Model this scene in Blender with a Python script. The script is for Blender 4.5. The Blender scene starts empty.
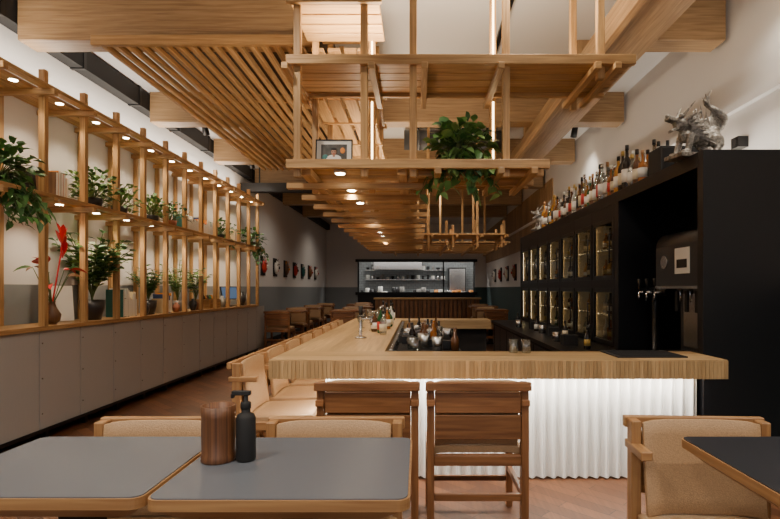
import bpy, bmesh, math, random
from mathutils import Vector, Matrix, Euler
random.seed(7)
R=random.random
def U(a,b): return a+(b-a)*random.random()

# ---------------- materials ----------------
def newmat(name):
    m=bpy.data.materials.new(name); m.use_nodes=True
    nt=m.node_tree; b=nt.nodes['Principled BSDF']
    return m,nt,b
def plain(name,col,rough=0.5,metal=0.0,emit=None,es=0.0,trans=0.0,bump=0.0,bscale=60,var=0.0):
    m,nt,b=newmat(name)
    b.inputs['Base Color'].default_value=(*col,1)
    b.inputs['Roughness'].default_value=rough
    b.inputs['Metallic'].default_value=metal
    if trans: b.inputs['Transmission Weight'].default_value=trans
    if emit:
        b.inputs['Emission Color'].default_value=(*emit,1)
        b.inputs['Emission Strength'].default_value=es
    if bump or var:
        tc=nt.nodes.new('ShaderNodeTexCoord')
        n=nt.nodes.new('ShaderNodeTexNoise'); n.inputs['Scale'].default_value=bscale; n.inputs['Detail'].default_value=4
        nt.links.new(tc.outputs['Object'],n.inputs['Vector'])
        if bump:
            bp=nt.nodes.new('ShaderNodeBump'); bp.inputs['Strength'].default_value=bump; bp.inputs['Distance'].default_value=0.01
            nt.links.new(n.outputs['Fac'],bp.inputs['Height']); nt.links.new(bp.outputs['Normal'],b.inputs['Normal'])
        if var:
            r=nt.nodes.new('ShaderNodeValToRGB')
            r.color_ramp.elements[0].position=0.3; r.color_ramp.elements[1].position=0.7
            r.color_ramp.elements[0].color=(*[c*(1-var) for c in col],1)
            r.color_ramp.elements[1].color=(*[min(1,c*(1+var)) for c in col],1)
            nt.links.new(n.outputs['Fac'],r.inputs['Fac']); nt.links.new(r.outputs['Color'],b.inputs['Base Color'])
    return m
def wood(name,c1,c2,rough=0.45):
    m,nt,b=newmat(name)
    tc=nt.nodes.new('ShaderNodeTexCoord')
    mp=nt.nodes.new('ShaderNodeMapping'); mp.inputs['Scale'].default_value=(1.2,22,1)
    n=nt.nodes.new('ShaderNodeTexNoise'); n.inputs['Scale'].default_value=2.2; n.inputs['Detail'].default_value=6; n.inputs['Distortion'].default_value=0.6
    nt.links.new(tc.outputs['UV'],mp.inputs['Vector']); nt.links.new(mp.outputs['Vector'],n.inputs['Vector'])
    r=nt.nodes.new('ShaderNodeValToRGB')
    r.color_ramp.elements[0].position=0.32; r.color_ramp.elements[1].position=0.68
    r.color_ramp.elements[0].color=(*c1,1); r.color_ramp.elements[1].color=(*c2,1)
    nt.links.new(n.outputs['Fac'],r.inputs['Fac'])
    mp2=nt.nodes.new('ShaderNodeMapping'); mp2.inputs['Scale'].default_value=(0.3,0.9,1)
    n2=nt.nodes.new('ShaderNodeTexNoise'); n2.inputs['Scale'].default_value=1.0; n2.inputs['Detail'].default_value=1
    nt.links.new(tc.outputs['UV'],mp2.inputs['Vector']); nt.links.new(mp2.outputs['Vector'],n2.inputs['Vector'])
    mr=nt.nodes.new('ShaderNodeMapRange'); mr.inputs['From Min'].default_value=0.3; mr.inputs['From Max'].default_value=0.7
    mr.inputs['To Min'].default_value=0.70; mr.inputs['To Max'].default_value=1.18
    nt.links.new(n2.outputs['Fac'],mr.inputs['Value'])
    mx=nt.nodes.new('ShaderNodeVectorMath'); mx.operation='SCALE'
    nt.links.new(r.outputs['Color'],mx.inputs[0]); nt.links.new(mr.outputs['Result'],mx.inputs['Scale'])
    nt.links.new(mx.outputs['Vector'],b.inputs['Base Color'])
    b.inputs['Roughness'].default_value=rough
    bp=nt.nodes.new('ShaderNodeBump'); bp.inputs['Strength'].default_value=0.12; bp.inputs['Distance'].default_value=0.004
    nt.links.new(n.outputs['Fac'],bp.inputs['Height']); nt.links.new(bp.outputs['Normal'],b.inputs['Normal'])
    return m
W_L=wood('wood_cedar',(0.37,0.195,0.070),(0.62,0.375,0.155))
W_BEAM=wood('wood_beam',(0.27,0.16,0.075),(0.44,0.28,0.14))
W_BAR=wood('wood_bartop',(0.42,0.26,0.115),(0.62,0.42,0.21),0.32)
W_CH=wood('wood_chair',(0.18,0.07,0.026),(0.34,0.15,0.058),0.38)
W_CHL=wood('wood_chair_light',(0.34,0.165,0.065),(0.50,0.28,0.115),0.4)
W_D=wood('wood_dark',(0.10,0.05,0.025),(0.19,0.10,0.05))
BAMB=wood('bamboo_dark',(0.09,0.032,0.013),(0.22,0.09,0.035),0.4)
LEA=plain('tan_leather',(0.46,0.29,0.155),0.45,bump=0.25,bscale=220,var=0.16)
BLK=plain('black_laminate',(0.006,0.006,0.008),0.42)
BLK2=plain('black_metal',(0.012,0.012,0.013),0.35,0.3)
BLKM=plain('black_matte',(0.014,0.013,0.013),0.7)
GRYT=plain('gray_tabletop',(0.135,0.148,0.172),0.27,bump=0.03,bscale=300)
DRKT=plain('dark_tabletop',(0.03,0.032,0.04),0.3)
STEEL=plain('stainless',(0.55,0.55,0.55),0.25,1.0)
SILV=plain('aged_silver',(0.30,0.28,0.25),0.42,0.7,bump=0.8,bscale=45,var=0.6)
WHT=plain('white_paint',(0.76,0.74,0.71),0.6)
PAPER=plain('white_paper',(0.8,0.78,0.72),0.6)
RED=plain('red',(0.5,0.03,0.02),0.5)
REDF=plain('red_petal',(0.65,0.015,0.02),0.35)
TEAL=plain('teal',(0.03,0.16,0.15),0.5)
BLUE=plain('blue',(0.03,0.07,0.22),0.5)
ORNG=plain('orange',(0.7,0.25,0.03),0.5)
TERR=plain('terracotta',(0.35,0.13,0.07),0.7)
CERD=plain('dark_ceramic',(0.03,0.028,0.03),0.3)
CERG=plain('gray_ceramic',(0.25,0.24,0.22),0.5)
LEAF=plain('leaf_green',(0.07,0.19,0.04),0.45,var=0.5,bscale=9)
LEAF2=plain('leaf_dark',(0.035,0.11,0.03),0.45,var=0.5,bscale=9)
LEAF3=plain('leaf_light',(0.20,0.34,0.09),0.5,var=0.4,bscale=12)
STEM=plain('stem',(0.10,0.14,0.04),0.6)
SKIN=plain('portrait_skin',(0.45,0.25,0.16),0.6)
PHBG=plain('portrait_background',(0.07,0.065,0.055),0.5,var=0.5,bscale=25)
WARM=plain('led_warm',(1,0.8,0.5),0.5,emit=(1,0.74,0.42),es=12)
WARM2=plain('led_warm_soft',(1,0.8,0.5),0.5,emit=(1,0.74,0.42),es=2.6)
SPOTM=plain('spot_lens',(1,1,1),0.5,emit=(1,0.84,0.6),es=45)
CREAM=plain('fridge_glow_lining',(0.34,0.265,0.16),0.6,emit=(1,0.70,0.36),es=0.05)  # faint emission stands in for lamp light falling on the lining
KLAMP=plain('kitchen_lamp_lens',(1,1,1),0.5,emit=(1,0.95,0.88),es=8)
SCRN=plain('screen_lit',(0.02,0.02,0.03),0.2,emit=(0.3,0.5,0.8),es=0.25)
SOIL=plain('soil',(0.03,0.02,0.012),0.9)
def glassmat(name,tint,gl=0.12):
    m=bpy.data.materials.new(name); m.use_nodes=True; nt=m.node_tree; nt.nodes.clear()
    o=nt.nodes.new('ShaderNodeOutputMaterial'); mix=nt.nodes.new('ShaderNodeMixShader')
    t=nt.nodes.new('ShaderNodeBsdfTransparent'); g=nt.nodes.new('ShaderNodeBsdfGlossy')
    t.inputs['Color'].default_value=(*tint,1); g.inputs['Roughness'].default_value=0.03
    mix.inputs['Fac'].default_value=gl
    nt.links.new(t.outputs[0],mix.inputs[1]); nt.links.new(g.outputs[0],mix.inputs[2]); nt.links.new(mix.outputs[0],o.inputs['Surface'])
    return m
GLS=glassmat('door_glass',(0.78,0.78,0.74),0.1)
CLR=glassmat('clear_glass',(0.72,0.78,0.78),0.3)
BOT=[plain('bottle_green',(0.02,0.09,0.03),0.08),plain('bottle_amber',(0.26,0.09,0.015),0.08),plain('bottle_dark',(0.02,0.016,0.014),0.08),
     CLR,plain('bottle_whisky',(0.46,0.22,0.04),0.08),CLR,plain('bottle_white',(0.6,0.6,0.57),0.2),plain('bottle_brown',(0.10,0.04,0.015),0.08)]
LAB=[PAPER,plain('label_cream',(0.65,0.55,0.35),0.6),PAPER,BLKM,plain('label_gold',(0.5,0.33,0.08),0.4),PAPER,RED,plain('label_cream2',(0.7,0.62,0.45),0.6)]
def wallmat(name,split,up,low):
    m,nt,b=newmat(name)
    g=nt.nodes.new('ShaderNodeNewGeometry'); s=nt.nodes.new('ShaderNodeSeparateXYZ')
    c=nt.nodes.new('ShaderNodeMath'); c.operation='GREATER_THAN'; c.inputs[1].default_value=split
    mx=nt.nodes.new('ShaderNodeMix'); mx.data_type='RGBA'
    nt.links.new(g.outputs['Position'],s.inputs[0]); nt.links.new(s.outputs['Z'],c.inputs[0]); nt.links.new(c.outputs[0],mx.inputs['Factor'])
    mx.inputs['A'].default_value=(*low,1); mx.inputs['B'].default_value=(*up,1)
    nt.links.new(mx.outputs['Result'],b.inputs['Base Color']); b.inputs['Roughness'].default_value=0.75
    n=nt.nodes.new('ShaderNodeTexNoise'); n.inputs['Scale'].default_value=30; n.inputs['Detail'].default_value=5
    nt.links.new(g.outputs['Position'],n.inputs['Vector'])
    bp=nt.nodes.new('ShaderNodeBump'); bp.inputs['Strength'].default_value=0.08; bp.inputs['Distance'].default_value=0.01
    nt.links.new(n.outputs['Fac'],bp.inputs['Height']); nt.links.new(bp.outputs['Normal'],b.inputs['Normal'])
    return m
WALL=wallmat('plaster_wall',1.25,(0.70,0.68,0.66),(0.24,0.26,0.27))
WALLR=wallmat('plaster_wall_right',1.25,(0.68,0.66,0.64),(0.05,0.085,0.085))
CEIL=plain('ceiling_paint',(0.62,0.60,0.58),0.8,bump=0.05,bscale=30)
def floormat():
    m,nt,b=newmat('parquet_floor')
    tc=nt.nodes.new('ShaderNodeTexCoord'); mp=nt.nodes.new('ShaderNodeMapping'); mp.inputs['Rotation'].default_value=(0,0,math.radians(45))
    br=nt.nodes.new('ShaderNodeTexBrick'); br.inputs['Scale'].default_value=1.0
    br.inputs['Brick Width'].default_value=0.5; br.inputs['Row Height'].default_value=0.09; br.inputs['Mortar Size'].default_value=0.002
    br.inputs['Color1'].default_value=(0.10,0.038,0.016,1); br.inputs['Color2'].default_value=(0.21,0.085,0.036,1); br.inputs['Mortar'].default_value=(0.03,0.015,0.008,1)
    nt.links.new(tc.outputs['Object'],mp.inputs['Vector']); nt.links.new(mp.outputs['Vector'],br.inputs['Vector'])
    mp2=nt.nodes.new('ShaderNodeMapping'); mp2.inputs['Scale'].default_value=(40,2,1); mp2.inputs['Rotation'].default_value=(0,0,math.radians(-45))
    n=nt.nodes.new('ShaderNodeTexNoise'); n.inputs['Scale'].default_value=1.5; n.inputs['Detail'].default_value=6
    nt.links.new(tc.outputs['Object'],mp2.inputs['Vector']); nt.links.new(mp2.outputs['Vector'],n.inputs['Vector'])
    mr=nt.nodes.new('ShaderNodeMapRange'); mr.inputs['To Min'].default_value=0.35; mr.inputs['To Max'].default_value=1.2
    nt.links.new(n.outputs['Fac'],mr.inputs['Value'])
    mx=nt.nodes.new('ShaderNodeVectorMath'); mx.operation='SCALE'
    nt.links.new(br.outputs['Color'],mx.inputs[0]); nt.links.new(mr.outputs['Result'],mx.inputs['Scale'])
    nt.links.new(mx.outputs['Vector'],b.inputs['Base Color'])
    b.inputs['Roughness'].default_value=0.42
    return m
FLOOR=floormat()
def polymat():
    m,nt,b=newmat('polycarbonate_panel')
    b.inputs['Base Color'].default_value=(0.42,0.405,0.385,1); b.inputs['Roughness'].default_value=0.33
    tc=nt.nodes.new('ShaderNodeTexCoord'); w=nt.nodes.new('ShaderNodeTexWave'); w.bands_direction='Y'; w.inputs['Scale'].default_value=25
    nt.links.new(tc.outputs['Object'],w.inputs['Vector'])
    bp=nt.nodes.new('ShaderNodeBump'); bp.inputs['Strength'].default_value=0.25; bp.inputs['Distance'].default_value=0.004
    nt.links.new(w.outputs['Fac'],bp.inputs['Height']); nt.links.new(bp.outputs['Normal'],b.inputs['Normal'])
    return m
POLY=polymat()
CORR=plain('corrugated_white',(0.80,0.80,0.78),0.45)
def tilemat():
    m,nt,b=newmat('kitchen_tile')
    tc=nt.nodes.new('ShaderNodeTexCoord'); mp=nt.nodes.new('ShaderNodeMapping'); mp.inputs['Rotation'].default_value=(math.radians(90),0,0)
    br=nt.nodes.new('ShaderNodeTexBrick'); br.inputs['Scale'].default_value=1; br.inputs['Brick Width'].default_value=0.2; br.inputs['Row Height'].default_value=0.1; br.inputs['Mortar Size'].default_value=0.006
    br.inputs['Color1'].default_value=(0.36,0.40,0.41,1); br.inputs['Color2'].default_value=(0.30,0.33,0.34,1); br.inputs['Mortar'].default_value=(0.2,0.2,0.2,1)
    nt.links.new(tc.outputs['Object'],mp.inputs['Vector']); nt.links.new(mp.outputs['Vector'],br.inputs['Vector']); nt.links.new(br.outputs['Color'],b.inputs['Base Color'])
    b.inputs['Roughness'].default_value=0.3
    return m
TILE=tilemat()

# ---------------- mesh builder ----------------
class MB:
    def __init__(s):
        s.bm=bmesh.new(); s.uv=s.bm.loops.layers.uv.new('UVMap'); s.mats=[]
    def mi(s,m):
        if m not in s.mats: s.mats.append(m)
        return s.mats.index(m)
    def face(s,vs,mat,uvs=None,smooth=False):
        try: f=s.bm.faces.new(vs)
        except ValueError: return None
        f.material_index=s.mi(mat); f.smooth=smooth
        if uvs:
            for l,u in zip(f.loops,uvs): l[s.uv].uv=u
        return f
    def box(s,c,size,mat,rot=None,taper=None):
        c=Vector(c); h=[d/2 for d in size]
        L=max(range(3),key=lambda i:size[i])
        ou,ov=U(0,50),U(0,50)
        co=[]
        for sx in(-1,1):
            for sy in(-1,1):
                for sz in(-1,1):
                    p=Vector((sx*h[0],sy*h[1],sz*h[2]))
                    if taper and sz<0: p.x*=taper[0]; p.y*=taper[1]
                    co.append(p)
        vs=[]
        for p in co:
            q=(rot@p if rot else p)+c
            vs.append(s.bm.verts.new(q))
        F=[(0,1,3,2),(4,6,7,5),(0,4,5,1),(2,3,7,6),(0,2,6,4),(1,5,7,3)]
        ax=[0,0,1,1,2,2]
        for f,a in zip(F,ax):
            pl=[i for i in range(3) if i!=a]
            if L in pl: u=L; v=[i for i in pl if i!=L][0]
            else: u,v=pl
            s.face([vs[i] for i in f],mat,[(co[i][u]+ou,co[i][v]+ov+a*.37) for i in f])
    def b2(s,x0,x1,y0,y1,z0,z1,mat): s.box(((x0+x1)/2,(y0+y1)/2,(z0+z1)/2),(abs(x1-x0),abs(y1-y0),abs(z1-z0)),mat)
    def cyl(s,p0,p1,r0,r1,mat,seg=12,caps=True):
        p0=Vector(p0);p1=Vector(p1); d=(p1-p0)
        L=d.length
        if L<1e-6:return
        q=d.to_track_quat('Z','Y'); ou=U(0,50)
        a=[];b=[]
        for i in range(seg):
            t=2*math.pi*i/seg; o=Vector((math.cos(t),math.sin(t),0))
            a.append(s.bm.verts.new(p0+q@(o*r0))); b.append(s.bm.verts.new(p1+q@(o*r1)))
        for i in range(seg):
            j=(i+1)%seg; v0=i/seg*6.28*r0; v1=(i+1)/seg*6.28*r0
            s.face([a[i],a[j],b[j],b[i]],mat,[(ou,v0),(ou,v1),(ou+L,v1),(ou+L,v0)],True)
        if caps:
            s.face(a[::-1],mat); s.face(b,mat)
    def lathe(s,prof,o,mat,seg=16,sy=1.0):
        o=Vector(o); rings=[]; ou=U(0,50)
        for r,z in prof:
            rings.append([s.bm.verts.new(o+Vector((r*math.cos(2*math.pi*i/seg),r*sy*math.sin(2*math.pi*i/seg),z))) for i in range(seg)])
        for k in range(len(rings)-1):
            for i in range(seg):
                j=(i+1)%seg
                s.face([rings[k][i],rings[k][j],rings[k+1][j],rings[k+1][i]],mat,[(ou+prof[k][1],i*.05),(ou+prof[k][1],j*.05),(ou+prof[k+1][1],j*.05),(ou+prof[k+1][1],i*.05)],True)
        s.face(rings[0][::-1],mat); s.face(rings[-1],mat)
    def sph(s,c,r,mat,seg=12,rot=None):
        if not isinstance(r,(tuple,list)): r=(r,r,r)
        c=Vector(c); n=seg//2; rings=[]
        for k in range(1,n):
            ph=math.pi*k/n
            ring=[]
            for i in range(seg):
                t=2*math.pi*i/seg
                p=Vector((r[0]*math.sin(ph)*math.cos(t),r[1]*math.sin(ph)*math.sin(t),-r[2]*math.cos(ph)))
                ring.append(s.bm.verts.new(c+(rot@p if rot else p)))
            rings.append(ring)
        pb=Vector((0,0,-r[2])); pt=Vector((0,0,r[2]))
        b=s.bm.verts.new(c+(rot@pb if rot else pb)); t_=s.bm.verts.new(c+(rot@pt if rot else pt))
        for i in range(seg):
            j=(i+1)%seg
            s.face([b,rings[0][j],rings[0][i]],mat,None,True); s.face([t_,rings[-1][i],rings[-1][j]],mat,None,True)
            for k in range(len(rings)-1): s.face([rings[k][i],rings[k][j],rings[k+1][j],rings[k+1][i]],mat,None,True)
    def prism(s,pts,z0,z1,mt,ms,inset=0):
        cx=sum(p[0] for p in pts)/len(pts); cy=sum(p[1] for p in pts)/len(pts)
        def sh(p):
            if not inset: return p
            d=Vector((p[0]-cx,p[1]-cy)); L=d.length; d*= (L-inset)/L; return (cx+d.x,cy+d.y)
        lo=[s.bm.verts.new((*sh(p),z0)) for p in pts]; hi=[s.bm.verts.new((p[0],p[1],z1)) for p in pts]
        s.face(hi,mt,[(p[0],p[1]) for p in pts]); s.face(lo[::-1],ms,[(p[0],p[1]) for p in pts][::-1])
        n=len(pts); acc=0
        for i in range(n):
            j=(i+1)%n; L=(Vector(pts[i])-Vector(pts[j])).length
            s.face([lo[i],lo[j],hi[j],hi[i]],ms,[(acc,z0),(acc+L,z0),(acc+L,z1),(acc,z1)]); acc+=L
    def leaf(s,o,d,L,w,mat,droop=0.3,n=3):
        o=Vector(o); d=Vector(d).normalized()
        side=d.cross(Vector((0,0,1)))
        if side.length<0.1: side=Vector((1,0,0))
        side.normalize(); side=(Matrix.Rotation(U(-.7,.7),3,d)@side)
        up=side.cross(d).normalized()
        prof=[0.15,1.0,0.75,0.0] if n==3 else [0.3,0.8,1,0.9,0.65,0.0]
        k=len(prof)-1; prev=None
        for i,pw in enumerate(prof):
            t=i/k
            p=o+d*(L*t)+Vector((0,0,-droop*L*t*t))
            if pw==0: cur=(s.bm.verts.new(p),)
            else: cur=(s.bm.verts.new(p-side*w*pw*.5+up*w*.12*pw),s.bm.verts.new(p),s.bm.verts.new(p+side*w*pw*.5+up*w*.12*pw))
            if prev:
                if len(cur)==3:
                    s.face([prev[0],prev[1],cur[1],cur[0]],mat,None,True); s.face([prev[1],prev[2],cur[2],cur[1]],mat,None,True)
                else:
                    s.face([prev[0],prev[1],cur[0]],mat,None,True); s.face([prev[1],prev[2],cur[0]],mat,None,True)
            prev=cur
    def done(s,name,loc=(0,0,0),bevel=0.0,rz=0,recalc=True):
        me=bpy.data.meshes.new(name+'_mesh'); 
        if recalc: bmesh.ops.recalc_face_normals(s.bm,faces=s.bm.faces[:])
        s.bm.to_mesh(me); s.bm.free()
        for m in s.mats: me.materials.append(m)
        ob=bpy.data.objects.new(name,me); bpy.context.scene.collection.objects.link(ob)
        ob.location=loc; ob.rotation_euler=(0,0,rz)
        if bevel:
            md=ob.modifiers.new('bevel','BEVEL'); md.width=bevel; md.segments=1; md.limit_method='ANGLE'; md.angle_limit=math.radians(50)
        return ob
def inst(ob,loc,rz=0,scale=1):
    o=bpy.data.objects.new(ob.name.split('.')[0],ob.data); bpy.context.scene.collection.objects.link(o)
    o.location=loc; o.rotation_euler=(0,0,rz); o.scale=(scale,)*3 if not isinstance(scale,tuple) else scale
    for m in ob.modifiers:
        if m.type=='BEVEL':
            n=o.modifiers.new('bevel','BEVEL'); n.width=m.width; n.segments=1; n.limit_method='ANGLE'; n.angle_limit=m.angle_limit
        if m.type=='REMESH':
            n=o.modifiers.new('remesh','REMESH'); n.mode='VOXEL'; n.voxel_size=m.voxel_size; n.use_smooth_shade=True
    return o
def rrect(x0,x1,y0,y1,r,n=6):
    pts=[]
    for cx,cy,a0 in((x1-r,y1-r,0),(x0+r,y1-r,90),(x0+r,y0+r,180),(x1-r,y0+r,270)):
        for i in range(n+1):
            a=math.radians(a0+90*i/n); pts.append((cx+r*math.cos(a),cy+r*math.sin(a)))
    return pts

XL,XR,YB,ZC=-3.35,2.5,19.0,3.56
YF=-3.0
# ---------------- room shell ----------------
m=MB(); m.b2(XL-.2,XR+.2,YF-.2,YB+3.3,-.1,0,FLOOR); m.done('floor')
m=MB(); m.b2(XL-.2,XR+.2,YF-.2,YB+3.3,ZC,ZC+.12,CEIL); m.done('ceiling')
m=MB(); m.b2(XL-.15,XL,YF,YB+3.2,0,ZC,WALL); m.done('wall_left')
m=MB(); m.b2(XR,XR+.15,YF,YB+3.2,0,ZC,WALLR); m.done('wall_right')
m=MB()
OX0,OX1,OZ0,OZ1=-2.2,2.08,1.07,2.17
m.b2(XL,OX0,YB,YB+.15,0,ZC,WALL); m.b2(OX1,XR,YB,YB+.15,0,ZC,WALLR); m.b2(OX0,OX1,YB,YB+.15,OZ1,ZC,WALL); m.b2(OX0,OX1,YB,YB+.15,0,OZ0,BLK)
m.done('wall_back')
m=MB(); m.b2(XL,XR,YB+3.05,YB+3.2,0,ZC,TILE); m.done('wall_kitchen')
m=MB(); m.b2(XL,XR,YF-.15,YF,0,.5,WALL); m.b2(XL,XR,YF-.15,YF,3.0,ZC,WALL); m.b2(XL,-2.9,YF-.15,YF,.5,3.0,WALL); m.b2(2.1,XR,YF-.15,YF,.5,3.0,WALL)
m.done('wall_front')
m=MB()
for x in(-2.9,-1.25,.4,2.05): m.b2(x,x+.05,YF-.1,YF-.04,.5,3.0,BLK2)
m.b2(-2.9,2.1,YF-.1,YF-.04,.5,.55,BLK2); m.b2(-2.9,2.1,YF-.1,YF-.04,2.95,3.0,BLK2); m.b2(-2.9,2.1,YF-.1,YF-.04,2.3,2.34,BLK2)
m.done('window_1')
m=MB()
for x in(OX0,.9,OX1-.06): m.b2(x,x+.05,YB-.05,YB-.002,OZ0,OZ1,BLK2)
m.b2(OX0-.08,OX1+.08,YB-.06,YB-.002,OZ1,OZ1+.1,BLK2); m.b2(OX0-.08,OX1+.08,YB-.06,YB-.002,OZ0-.1,OZ0,BLK2)
m.done('window_2')
# kitchen interior
m=MB()
m.b2(-2.3,2.2,YB+.5,YB+1.1,0,.92,STEEL); m.b2(-2.3,1.2,YB+2.4,YB+3.0,0,.92,STEEL)
for i in range(26):
    x=-2.1+i*.165; r=U(.05,.11); h=U(.08,.36)
    m.lathe([(r*.9,0),(r,.02),(r,h),(r*.95,h)],(x,YB+.8+U(-.15,.15),.92),random.choice([STEEL,BLK2,PAPER,CERG,ORNG,BLKM,CERD]),12)
m.done('kitchen_counter')
m=MB()
for z in(1.55,1.95):
    m.b2(-2.2,1.15,YB+2.6,YB+3.0,z,z+.03,STEEL)
    for i in range(16):
        x=-2.1+i*.21; r=U(.05,.09); h=U(.06,.22)
        m.lathe([(r*.8,0),(r,.02),(r,h)],(x,YB+2.8,z+.031),random.choice([STEEL,PAPER,CERG,BLK2,BLKM]),10)
m.done('kitchen_shelf')
m=MB(); m.box((-.8,YB+2.0,2.2),(1.9,1.0,.5),STEEL); m.b2(-1.1,-.5,YB+1.8,YB+2.3,2.45,ZC,STEEL); m.done('range_hood')
m=MB(); m.b2(1.25,1.95,YB+2.2,YB+2.98,.0,2.05,BLK2); m.b2(1.28,1.92,YB+2.19,YB+2.2,.1,1.0,STEEL); m.b2(1.28,1.92,YB+2.19,YB+2.2,1.05,2.0,STEEL); m.done('kitchen_refrigerator')
m=MB()
for x in(-1.5,0,1.5): m.b2(x-.5,x+.5,YB+.9,YB+1.0,ZC-.6,ZC-.56,KLAMP); m.b2(x-.52,x+.52,YB+.88,YB+1.02,ZC-.56,ZC-.5,WHT); m.b2(x-.01,x+.01,YB+.94,YB+.96,ZC-.5,ZC,BLK2)
m.done('kitchen_lamp')
m=MB()
for i in range(7): m.b2(-1.4,2.0,16.4+i*.08,16.48+i*.08,.86,.91,W_L)
m.b2(-1.35,1.95,16.45,16.9,0,.86,W_D)
for i in range(24): m.b2(-1.35+i*.138,-1.26+i*.138,16.41,16.45,.03,.86,W_CH)
m.done('wood_service_counter',bevel=.003)

m=MB(); m.b2(XL,XL+.13,-2.9,YB,ZC-.22,ZC-.02,BLKM)
for i in range(20): m.b2(XL,XL+.14,-2.0+i,-1.96+i,ZC-.23,ZC,BLK2)
m.done('ventilation_duct')
m=MB(); m.b2(XL+.01,-1.9,9.74,9.92,3.03,3.19,BLKM)
for x in(-3.0,-2.1): m.b2(x,x+.02,9.8,9.82,3.19,ZC,BLK2)
m.done('ventilation_duct')
DUCT=plain('duct_gray',(0.12,0.12,0.125),0.45,0.6)
m=MB(); m.cyl((-.2,7.6,3.38),(1.3,7.6,3.38),.14,.14,DUCT,20)
for x in(0,.5,1.0): m.cyl((x,7.6,3.38),(x+.03,7.6,3.38),.15,.15,DUCT,20); m.b2(x,x+.02,7.59,7.61,3.5,ZC,BLK2)
m.done('round_ventilation_duct')
m=MB(); m.b2(XR-.05,XR,2.6,YB,2.60,2.66,WALLR); m.done('trim_2')
m=MB(); m.b2(XL,XL+.015,9.8,YB,0,.1,BLKM); m.done('baseboard_left')
DKC=plain('gap_shade_brown',(0.10,0.065,0.04),0.9,bump=.2,bscale=120)  # dark brown puts the shade between the slats into colour
m=MB()
for a,b in((4.39,6.18),(6.44,8.12)):
    m.b2(-2.56,-.8,a,b,ZC-.03,ZC-.001,DKC)
m.done('slat_gap_shade')  # dark sheet added above the slats so the gaps read as shaded
# ---------------- beams ----------------
bm_=MB(); bm_.b2(-3.2,2.46,-.11,.11,3.2,ZC,W_BEAM); beam=bm_.done('ceiling_beam',(0,6.31,0),bevel=.006)
for y in(8.25,10.3,12.4,14.5): inst(beam,(0,y,0))
m=MB(); m.b2(-3.2,-.88,4.15,4.37,3.2,ZC,W_BEAM); m.b2(1.81,2.46,4.15,4.37,3.2,ZC,W_BEAM); m.done('ceiling_beam',bevel=.006)
m=MB(); m.b2(1.36,1.80,2.2,9.2,3.08,3.19,W_BEAM); m.b2(1.36,1.42,2.2,9.2,3.0,3.08,W_BEAM)
for y in(2.3,4.9,7.3): m.b2(1.5,1.66,y,y+.1,3.19,ZC,W_BEAM)
m.done('long_ceiling_beam',bevel=.005)
m=MB()
n=18
for i in range(n):
    x=-2.5+i*(1.66/(n-1)); m.b2(x-.019,x+.019,4.1,8.5,3.135,3.182,W_L)
for y in(5.5,7.2,8.4): m.b2(-2.56,-.8,y-.02,y+.02,3.182,3.2,W_L)
m.b2(-2.56,-.8,4.06,4.10,3.12,3.2,W_L)
m.done('ceiling_slat_panel',bevel=.003)
m=MB()
for i in range(48):
    y=9.6+i*.195; m.b2(XR-.03,XR,y,y+.18,2.12,3.25,W_BEAM)
m.done('wall_wood_cladding')

# ---------------- left shelving ----------------
m=MB()
y0,y1=2.1,9.7
yy=y0
while yy<y1-.05:
    m.b2(-3.0,-2.985,yy+.006,yy+.494,.10,.875,POLY)
    m.b2(-3.02,-2.998,yy-.012,yy+.012,.1,.88,BLK2)
    for z in(.22,.5,.78): m.cyl((-2.985,yy+.03,z),(-2.981,yy+.03,z),.006,.006,STEEL,8)
    yy+=.5
m.b2(XL+.01,-3.02,y0,y1,.10,.87,BLKM)
m.b2(-3.02,-2.98,y0,y1,.07,.10,BLK2)
for k in range(16):
    y=y0+.1+k*.5; m.b2(-3.05,-3.01,y,y+.04,0,.1,BLK2)
for k in range(5): m.b2(XL+.01+k*.075,XL+.01+(k+1)*.075,y0,y1,.88,.915,W_L)
m.done('storage_sideboard')
m=MB()
ZT,ZM=2.80,1.95
ys=[2.13+.5*i for i in range(16)]
for y in ys:
    m.b2(-3.0,-2.95,y-.022,y+.022,.917,2.95,W_L)
    m.b2(XL+.005,XL+.045,y-.022,y+.022,.917,2.95,W_L)
    for z in(ZT,ZM): m.b2(XL+.005,-2.84,y-.07,y-.025,z-.065,z-.02,W_L)
for z in(ZT,ZM):
    for k in range(3):
        a=XL+.05+k*.098; m.b2(a,a+.093,y0-.2,y1+.05,z-.02,z+.01,W_L)
    m.b2(-2.948,-2.87,y0-.2,y1+.05,z-.02,z+.01,W_L)
    for k in range(15):
        yc=ys[k]+.25; m.cyl((-3.02,yc,z-.028),(-3.02,yc,z-.02),.035,.035,WHT,14); m.cyl((-3.02,yc,z-.031),(-3.02,yc,z-.0275),.029,.029,SPOTM,12)
m.done('wood_wall_shelf',bevel=.003)

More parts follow.
